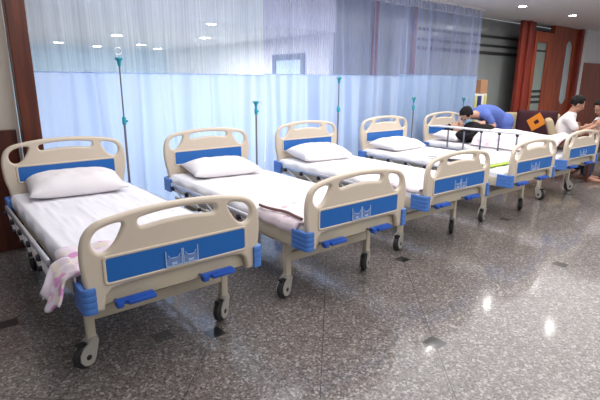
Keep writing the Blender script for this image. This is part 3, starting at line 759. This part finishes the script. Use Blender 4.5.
# ------------------------------------------------------------------ lounge furniture
def armchair(x, y, rz, label, w_=0.50, lean=-12, h=0.66):
    t = empty('armchair', (x, y, 0), rz, label, 'armchair')
    MB().box((0, 0, 0.34), (w_, 0.50, 0.16), bevel=0.04, seg=3).build('seat', M['beige'], t)
    MB().box((0, 0.27, 0.36 + h / 2), (w_, 0.11, h), Matrix.Rotation(R(lean), 3, 'X'), bevel=0.04, seg=3).build('backrest', M['beige'], t)
    for s in (-1, 1):
        k = w_ / 2 + 0.03
        MB().tube(catmull([(s * k, 0.25, 0.55), (s * (k + 0.02), 0.0, 0.60), (s * k, -0.22, 0.56), (s * (k - 0.01), -0.26, 0.02)], 5, closed=False), 0.022, 8).build('armrest', M['postwood'], t)
        MB().tube([(s * (k - 0.02), 0.26, 0.40), (s * (k - 0.01), 0.32, 0.02)], 0.02, 8).build('leg', M['postwood'], t)
    return t
CX, CY, CR = 8.34, 3.96, R(-63)
armchair(CX, CY, CR, 'wide beige armchair behind the nurse with a brown patterned cushion on it', 0.92, -10, 0.64)
def to_chair(p): v = Matrix.Rotation(CR, 3, 'Z') @ Vector(p); return Vector((CX + v.x, CY + v.y, v.z))
bm = bmesh.new(); n = 20; cv = {}
for side in (1, -1):
    for p in range(n + 1):
        for q in range(n + 1):
            u, v = 2 * p / n - 1, 2 * q / n - 1
            if side == -1 and (p in (0, n) or q in (0, n)): cv[(side, p, q)] = cv[(1, p, q)]; continue
            pr = ((1 - u ** 4) * (1 - v ** 4)) ** 0.5
            cv[(side, p, q)] = bm.verts.new((u * 0.33, -side * 0.075 * pr, v * 0.28))
for side in (1, -1):
    for p in range(n):
        for q in range(n): bm.faces.new((cv[(side, p, q)], cv[(side, p + 1, q)], cv[(side, p + 1, q + 1)], cv[(side, p, q + 1)]))
bmesh.ops.recalc_face_normals(bm, faces=bm.faces)
me = bpy.data.meshes.new('cushion'); bm.to_mesh(me); bm.free(); me.shade_smooth()
th = link('cushion', me, M['darkbrown']); th.location = to_chair((0.08, 0.12, 0.775)); th.rotation_euler = (R(-10), 0, CR)
tag(th, 'dark brown cushion with an orange diamond motif leaning in the wide beige armchair', 'cushion')
mo = plate([[Vector(p) for p in ((-0.15, 0.015), (0.035, 0.155), (0.15, -0.015), (-0.05, -0.155))], [Vector(p) for p in ((-0.045, 0.0), (0.01, 0.045), (0.045, 0.0), (-0.01, -0.045))]], 0.010, 0.003)
mo.transform(Matrix.Translation((0.0, -0.074, 0.07)) @ Matrix.Scale(1.08, 4))
link('motif', mo, M['orange'], th)['label'] = 'orange hollow diamond'
armchair(8.11, 3.17, R(27), 'beige armchair seen edge on, holding the person in the white T-shirt', 0.50, -20, 0.62)
# supply stand near the curtain end
st = empty('supply_cabinet', (8.34, 5.14, 0), 0, 'narrow yellow and white supply cabinet at the curtain end', 'cabinet')
MB().box((0, 0, 0.66), (0.44, 0.30, 1.32), bevel=0.01).build('body', M['paleplastic'], st)
for x in (-0.17, 0.16): MB().box((x, -0.155, 0.70), (0.075, 0.02, 1.18), bevel=0.004).build('side_strip', M['yellow'], st)
MB().box((-0.05, -0.158, 1.17), (0.12, 0.02, 0.22), bevel=0.004).build('label_plate', M['navy'], st)
cb = MB().box((8.43, 5.12, 1.45), (0.31, 0.24, 0.25), Matrix.Rotation(R(8), 3, 'Z'), bevel=0.004); cb.box((8.43, 5.12, 1.577), (0.04, 0.245, 0.004), Matrix.Rotation(R(8), 3, 'Z'))
tag(cb.build('cardboard_box', M['carton'], None, False), 'brown cardboard box on top of the narrow supply cabinet', 'box')
bt = MB().lathe([(0.03, 0), (0.036, 0.01), (0.036, 0.10), (0.014, 0.13), (0.014, 0.15)], (8.21, 5.10, 1.32)); tag(bt.build('bottle', M['paleplastic']), 'small pale bottle beside the cardboard box on the supply cabinet', 'bottle')

# ------------------------------------------------------------------ people
def skin_mesh(chains, extra=None, voxel=0.012, sub=1):
    """chains: lists of (point, radius); blended into one closed surface by voxel remesh."""
    b = MB()
    for ch in chains:
        pts = [Vector(p) for p, r in ch]; rs = [r for p, r in ch]
        # densify
        dp, dr = [], []
        cp = catmull(pts, 6, closed=False) if len(pts) > 1 else pts
        for k, p in enumerate(cp):
            f = k / 6; i0 = min(int(f), len(rs) - 1); i1 = min(i0 + 1, len(rs) - 1); q = f - int(f)
            dp.append(p); dr.append(rs[i0] * (1 - q) + rs[i1] * q)
        b.tube(dp, dr, 14)
        for p, r in ((dp[0], dr[0]), (dp[-1], dr[-1])): b.ball(p, r, 14)
    for c, rad, rot in (extra or []): b.ball(c, rad, 16, rot)
    me = bpy.data.meshes.new('t'); b.bm.to_mesh(me); b.bm.free()
    o = bpy.data.objects.new('t', me); COL.objects.link(o)
    rm = o.modifiers.new('r', 'REMESH'); rm.mode = 'VOXEL'; rm.voxel_size = voxel; rm.use_smooth_shade = True
    sm = o.modifiers.new('s', 'SMOOTH'); sm.iterations = 3; sm.factor = 0.5
    dg = bpy.context.evaluated_depsgraph_get(); dg.update()
    out = bpy.data.meshes.new_from_object(o.evaluated_get(dg), depsgraph=dg)
    bpy.data.objects.remove(o); bpy.data.meshes.remove(me)
    out.materials.clear(); out.shade_smooth(); return out
def basis(face, up):
    f = Vector(face).normalized(); u = Vector(up); u = (u - f * u.dot(f)).normalized(); s = u.cross(f)
    return Matrix((s, f, u)).transposed()     # local x = person's left, y = face direction, z = crown
def head_extra(c, B):
    c = Vector(c)
    def P(x, y, z): return c + B @ Vector((x, y, z))
    return [(P(0, -0.010, 0.022), (0.076, 0.094, 0.090), B), (P(0, 0.022, -0.045), (0.058, 0.062, 0.062), B), (P(0, 0.050, -0.085), (0.030, 0.028, 0.022), B),
            (P(0, 0.090, -0.012), (0.011, 0.016, 0.026), B), (P(0, 0.100, -0.026), (0.016, 0.014, 0.011), B), (P(0.078, -0.005, -0.010), (0.010, 0.018, 0.030), B),
            (P(-0.078, -0.005, -0.010), (0.010, 0.018, 0.030), B), (P(0, 0.078, -0.055), (0.024, 0.012, 0.010), B), (P(0, 0.074, 0.020), (0.050, 0.016, 0.010), B)]
def face_parts(root, c, B, hairstyle='short', mask=False, lying=False):
    c = Vector(c)
    def P(x, y, z): return c + B @ Vector((x, y, z))
    for s in (-1, 1):
        e = MB().ball(P(s * 0.030, 0.078, 0.004), (0.013, 0.008, 0.007), 10, B).build('eye', M['eyew'], root)
        MB().ball(P(s * 0.030, 0.085, 0.004), (0.006, 0.004, 0.006), 8, B).build('iris', M['black'], e)
        MB().ball(P(s * 0.030, 0.086, 0.022), (0.018, 0.006, 0.004), 8, B).build('eyebrow', M['hair'], root)
    if mask:
        MB().ball(P(0, 0.052, -0.050), (0.060, 0.062, 0.050), 18, B).build('face_mask', M['mask'], root)
    else:
        MB().ball(P(0, 0.087, -0.057), (0.022, 0.007, 0.006), 10, B).build('lips', M['lip'], root)
    # hair cap: shell of slightly larger ellipsoid cut away at the face
    bm = bmesh.new(); bmesh.ops.create_uvsphere(bm, u_segments=28, v_segments=20, radius=1.0)
    for v in list(bm.verts):
        n = v.co.copy(); fr = 0.018 * noise.noise(n * 4.5)
        cut = n.y > 0.62 and n.z < 0.62 + 0.2 * abs(n.x)
        low = n.z < -0.62 or (n.y > 0.05 and n.z < -0.02)
        if cut or low: v.co = Vector((n.x * 0.070, n.y * 0.082 - 0.012, n.z * 0.080 + 0.02)); continue
        v.co = Vector((n.x * (0.092 + fr), n.y * (0.110 + fr) - 0.018, n.z * (0.108 + fr) + 0.032))
    for v in bm.verts: v.co = P(*v.co)
    me = bpy.data.meshes.new('hair'); bm.to_mesh(me); bm.free(); me.shade_smooth(); link('hair', me, M['hair'], root)
def hand_chains(wrist, dirv, palmn, s=1.0, curl=0.5, side=1):
    """palm + four fingers + thumb as chains."""
    d = Vector(dirv).normalized(); n = Vector(palmn); n = (n - d * n.dot(d)).normalized(); x = d.cross(n) * side; w_ = Vector(wrist); out = []
    for k, (off, ln) in enumerate(((-0.030, 0.068), (-0.010, 0.078), (0.011, 0.073), (0.030, 0.058))):
        a = w_ + x * off * 0.5 * s + d * 0.010; b_ = w_ + d * 0.085 * s + x * off * s
        c1 = b_ + (d * math.cos(curl * .5) + n * math.sin(curl * .5)) * ln * 0.5 * s; c2 = c1 + (d * math.cos(curl * 1.3) + n * math.sin(curl * 1.3)) * ln * 0.5 * s
        out.append([(a, 0.015 * s), (b_, 0.0125 * s), (c1, 0.0095 * s), (c2, 0.008 * s)])
    t0 = w_ + d * 0.02 - x * 0.02 * s; t1 = w_ + d * 0.055 * s - x * 0.052 * s + n * 0.01; t2 = t1 + d * 0.035 * s - x * 0.004 + n * 0.012
    out.append([(t0, 0.016 * s), (t1, 0.012 * s), (t2, 0.009 * s)])
    return out
def person(label, body_chains, head_c, B, clothes, skin='skin', mask=False):
    origin = Vector((head_c[0], head_c[1], 0))
    body = skin_mesh(body_chains, head_extra(head_c, B), 0.009)
    o = link('person', body, M[skin]); tag(o, label, 'person')
    face_parts(o, head_c, B, mask=mask)
    for nm, chains, m in clothes:
        me = skin_mesh(chains, None, 0.014); link(nm, me, M[m], o)
    return o
V = Vector
# nurse bending over the far bed
hd = V((6.54, 4.12, 1.035)); Bn = basis((-0.55, 0.05, -0.84), (-0.75, 0.0, 0.55))
nk = V((6.74, 4.11, 1.035)); ch = V((6.93, 4.10, 1.05)); wa = V((7.18, 4.07, 1.035)); pe = V((7.39, 4.04, 0.93))
shL, shR = V((6.84, 3.95, 1.02)), V((6.88, 4.28, 1.02))
elL, elR = V((6.93, 3.87, 0.87)), V((6.78, 4.38, 0.90))
wrL, wrR = V((6.74, 3.93, 0.865)), V((6.62, 4.22, 0.87))
hipL, hipR = V((7.42, 3.95, 0.90)), V((7.42, 4.13, 0.90)); knL, knR = V((7.44, 3.94, 0.49)), V((7.46, 4.15, 0.49)); anL, anR = V((7.53, 3.94, 0.09)), V((7.55, 4.15, 0.09))
arm = lambda a, b, c, k=1.0: [(a, 0.052 * k), (a.lerp(b, 0.5), 0.046 * k), (b, 0.038 * k), (b.lerp(c, 0.4), 0.037 * k), (c, 0.026 * k)]
leg = lambda a, b, c, k=1.0: [(a, 0.088 * k), (a.lerp(b, 0.5), 0.075 * k), (b, 0.055 * k), (b.lerp(c, 0.35), 0.054 * k), (c, 0.036 * k)]
body = [[(pe, 0.12), (wa, 0.115), (ch, 0.12), (nk, 0.06), (hd + V((0.05, 0, 0.0)), 0.052)], [(shL, 0.055), (ch, 0.10), (shR, 0.055)],
        arm(shL, elL, wrL), arm(shR, elR, wrR), leg(hipL, knL, anL), leg(hipR, knR, anR),
        [(anL, 0.036), (anL + V((-0.08, 0, -0.045)), 0.035), (anL + V((-0.17, 0, -0.055)), 0.028)], [(anR, 0.036), (anR + V((-0.08, 0, -0.045)), 0.035), (anR + V((-0.17, 0, -0.055)), 0.028)]]
body += hand_chains(wrL, (-0.9, 0.25, -0.3), (0.1, 0, -1), curl=0.5) + hand_chains(wrR, (-0.9, -0.2, -0.25), (0, 0, -1), curl=0.5, side=-1)
slv = lambda a, b: [(a, 0.070), (a.lerp(b, 0.55), 0.064)]
top = [[(pe + V((0.02, 0, 0.0)), 0.140), (wa + V((0, 0, 0.006)), 0.132), (ch + V((0, 0, 0.008)), 0.135), (nk + V((0.06, 0, 0.005)), 0.080)], [(shL, 0.070), (ch, 0.12), (shR, 0.070)],
       [(hipL, 0.135), (hipR, 0.135)], slv(shL, elL), slv(shR, elR)]
trs = [[(hipL + V((0, 0, .02)), 0.13), (knL, 0.085), (knL.lerp(anL, 0.85), 0.07)], [(hipR + V((0, 0, .02)), 0.13), (knR, 0.085), (knR.lerp(anR, 0.85), 0.07)]]
person('person in blue scrubs and a face mask bending over the patient in the far bed', body, hd, Bn, [('scrub_top', top, 'scrub'), ('scrub_trousers', trs, 'scrub')], mask=True)

# patient lying on bed five
def Q(x, y, z): return W(4, (x, y, z))
hp = Q(-0.10, 1.93, 0.795); Bp = basis((W(4, (0.25, 0, 0)) - W(4, (0, 0, 0))).normalized() * 0.5 + V((0, 0.10, 0.9)), (0, 1, 0.15))
nkp, chp, wap, pep = Q(-0.09, 1.78, 0.77), Q(-0.10, 1.60, 0.775), Q(-0.08, 1.34, 0.765), Q(-0.05, 1.14, 0.72)
sl_, sr_ = Q(-0.28, 1.68, 0.72), Q(0.10, 1.68, 0.72)
el_, er_ = Q(-0.35, 1.44, 0.73), Q(0.17, 1.46, 0.74)
wl_, wr_ = Q(-0.17, 1.42, 0.92), Q(0.02, 1.47, 0.93)
hl_, hr_ = Q(-0.14, 1.12, 0.71), Q(0.06, 1.12, 0.71); kl_, kr_ = Q(-0.15, 0.68, 0.725), Q(0.08, 0.68, 0.725); al_, ar_ = Q(-0.15, 0.30, 0.69), Q(0.09, 0.30, 0.69)
body = [[(pep, 0.10), (wap, 0.10), (chp, 0.105), (nkp, 0.055), (hp, 0.05)], [(sl_, 0.05), (chp, 0.09), (sr_, 0.05)], arm(sl_, el_, wl_), arm(sr_, er_, wr_),
        leg(hl_, kl_, al_, 0.95), leg(hr_, kr_, ar_, 0.95), [(al_, 0.035), (al_ + V((0, -0.03, 0.05)), 0.030), (al_ + V((0, -0.05, 0.09)), 0.022)], [(ar_, 0.035), (ar_ + V((0, -0.03, 0.05)), 0.030), (ar_ + V((0, -0.05, 0.09)), 0.022)]]
body += hand_chains(wl_, (0.9, 0.1, 0.02), (0, 0, -1), curl=0.3) + hand_chains(wr_, (-0.9, 0.1, -0.02), (0, 0, -1), curl=0.3, side=-1)
jump = [[(wap, 0.150), (chp, 0.165), (nkp + V((0.0, -0.06, 0)), 0.09)], [(sl_, 0.070), (chp, 0.12), (sr_, 0.070)], [(sl_, 0.068), (el_, 0.054), (wl_.lerp(el_, 0.15), 0.042)], [(sr_, 0.068), (er_, 0.054), (wr_.lerp(er_, 0.15), 0.042)]]
collar = [[(nkp + V((-0.07, -0.03, 0.02)), 0.030), (nkp + V((0, -0.05, 0.06)), 0.030), (nkp + V((0.07, -0.03, 0.02)), 0.030)]]
person('person in a black jumper lying in the far bed behind the raised rail', body, hp, Bp, [('jumper', jump, 'blackcloth'), ('collar', collar, 'tee')])
def fn_b(u, v):
    x = -0.47 + 0.92 * u; y = 0.16 + 1.22 * v
    r = max(0.0, 1 - ((x + 0.04) / 0.36) ** 2) ** 0.5
    h = 0.225 * r * (0.88 + 0.12 * math.cos((v - 0.75) * 4)) 
    sep = 0.03 * math.exp(-((x + 0.04) / 0.05) ** 2) * max(0, 0.7 - v)
    foot = 0.07 * math.exp(-((v - 0.09) / 0.08) ** 2) * r
    z = 0.632 + h * 1.0 - sep + foot + 0.012 * noise.noise(V((u * 6, v * 7, 1)))
    return Vector((x, y, z))
cloth_sheet(4, fn_b, 36, 44, 'blanket', M['blanket'], 'pink and white blanket over the legs of the patient in the far bed', 'blanket', thick=0.010)

# seated man in white tee, facing right
Rv = V((0.785, -0.62, 0)); Fv = V((0.62, 0.785, 0)); Uz = V((0, 0, 1))
def seated(hpos, facing, label, shirt, trousers, skin, lean=0.16, drop=0.0):
    f = V(facing).normalized(); sd = V((-f.y, f.x, 0))     # sd = person's left
    hd = V(hpos); nk = hd - f * 0.07 - Uz * 0.14; ch = nk - f * lean * 0.55 - Uz * 0.17; pe = V((ch.x, ch.y, 0.53)) - f * lean * 0.7; wa = ch.lerp(pe, 0.55)
    sL, sR = ch + sd * 0.185 + Uz * 0.085 + f * 0.02, ch - sd * 0.185 + Uz * 0.085 + f * 0.02
    eL, eR = sL + f * 0.16 - Uz * 0.20 + sd * 0.03, sR + f * 0.15 - Uz * 0.22 - sd * 0.03
    wL, wR = eL + f * 0.20 + Uz * 0.10 - sd * 0.06, eR + f * 0.21 + Uz * 0.13 + sd * 0.06
    hL, hR = pe + sd * 0.09, pe - sd * 0.09; kL, kR = hL + f * 0.42 + sd * 0.05, hR + f * 0.42 - sd * 0.05
    aL, aR = V((kL.x, kL.y, 0.09)) + f * 0.04, V((kR.x, kR.y, 0.09)) + f * 0.04
    body = [[(pe, 0.115), (wa, 0.11), (ch, 0.12), (nk, 0.060), (hd - Uz * 0.04 - f * 0.02, 0.052)], [(sL, 0.055), (ch + Uz * 0.06, 0.09), (sR, 0.055)],
            arm(sL, eL, wL, 1.05), arm(sR, eR, wR, 1.05), leg(hL, kL, aL), leg(hR, kR, aR)]
    for a in (aL, aR): body.append([(a, 0.036), (a + f * 0.08 - Uz * 0.045, 0.036), (a + f * 0.17 - Uz * 0.055, 0.028)])
    body += hand_chains(wL, f + Uz * 0.5 - sd * 0.3, -sd - f * .3, curl=0.8) + hand_chains(wR, f + Uz * 0.5 + sd * 0.3, sd - f * .3, curl=0.8, side=-1)
    sh = [[(pe + Uz * 0.02, 0.135), (wa, 0.130), (ch, 0.138), (nk - Uz * 0.03, 0.080)], [(sL, 0.072), (ch + Uz * 0.05, 0.10), (sR, 0.072)], slv(sL, eL), slv(sR, eR)]
    tr = [[(hL, 0.108), (kL, 0.080), (kL.lerp(aL, 0.9), 0.060)], [(hR, 0.108), (kR, 0.080), (kR.lerp(aR, 0.9), 0.060)], [(hL, 0.11), (hR, 0.11)]]
    Bh = basis(f * 0.9 - Uz * 0.42, Uz + f * 0.3)
    return person(label, body, hd, Bh, [('shirt', sh, shirt), ('trousers', tr, trousers)], skin=skin)
seated((8.05, 3.13, 1.205), (0.45, -0.89, 0), 'black-haired person in a white T-shirt sitting in profile beyond the far bed', 'tee', 'jeans', 'skin2', lean=0.10)
seated((8.62, 3.00, 1.13), (-0.85, 0.5, 0), 'seated person facing the one in the white T-shirt at the right end', 'tee', 'jeans', 'skin2', lean=0.2)
armchair(8.90, 2.84, R(239), 'beige armchair at the right end holding the person who faces left', 0.50, -14, 0.62)
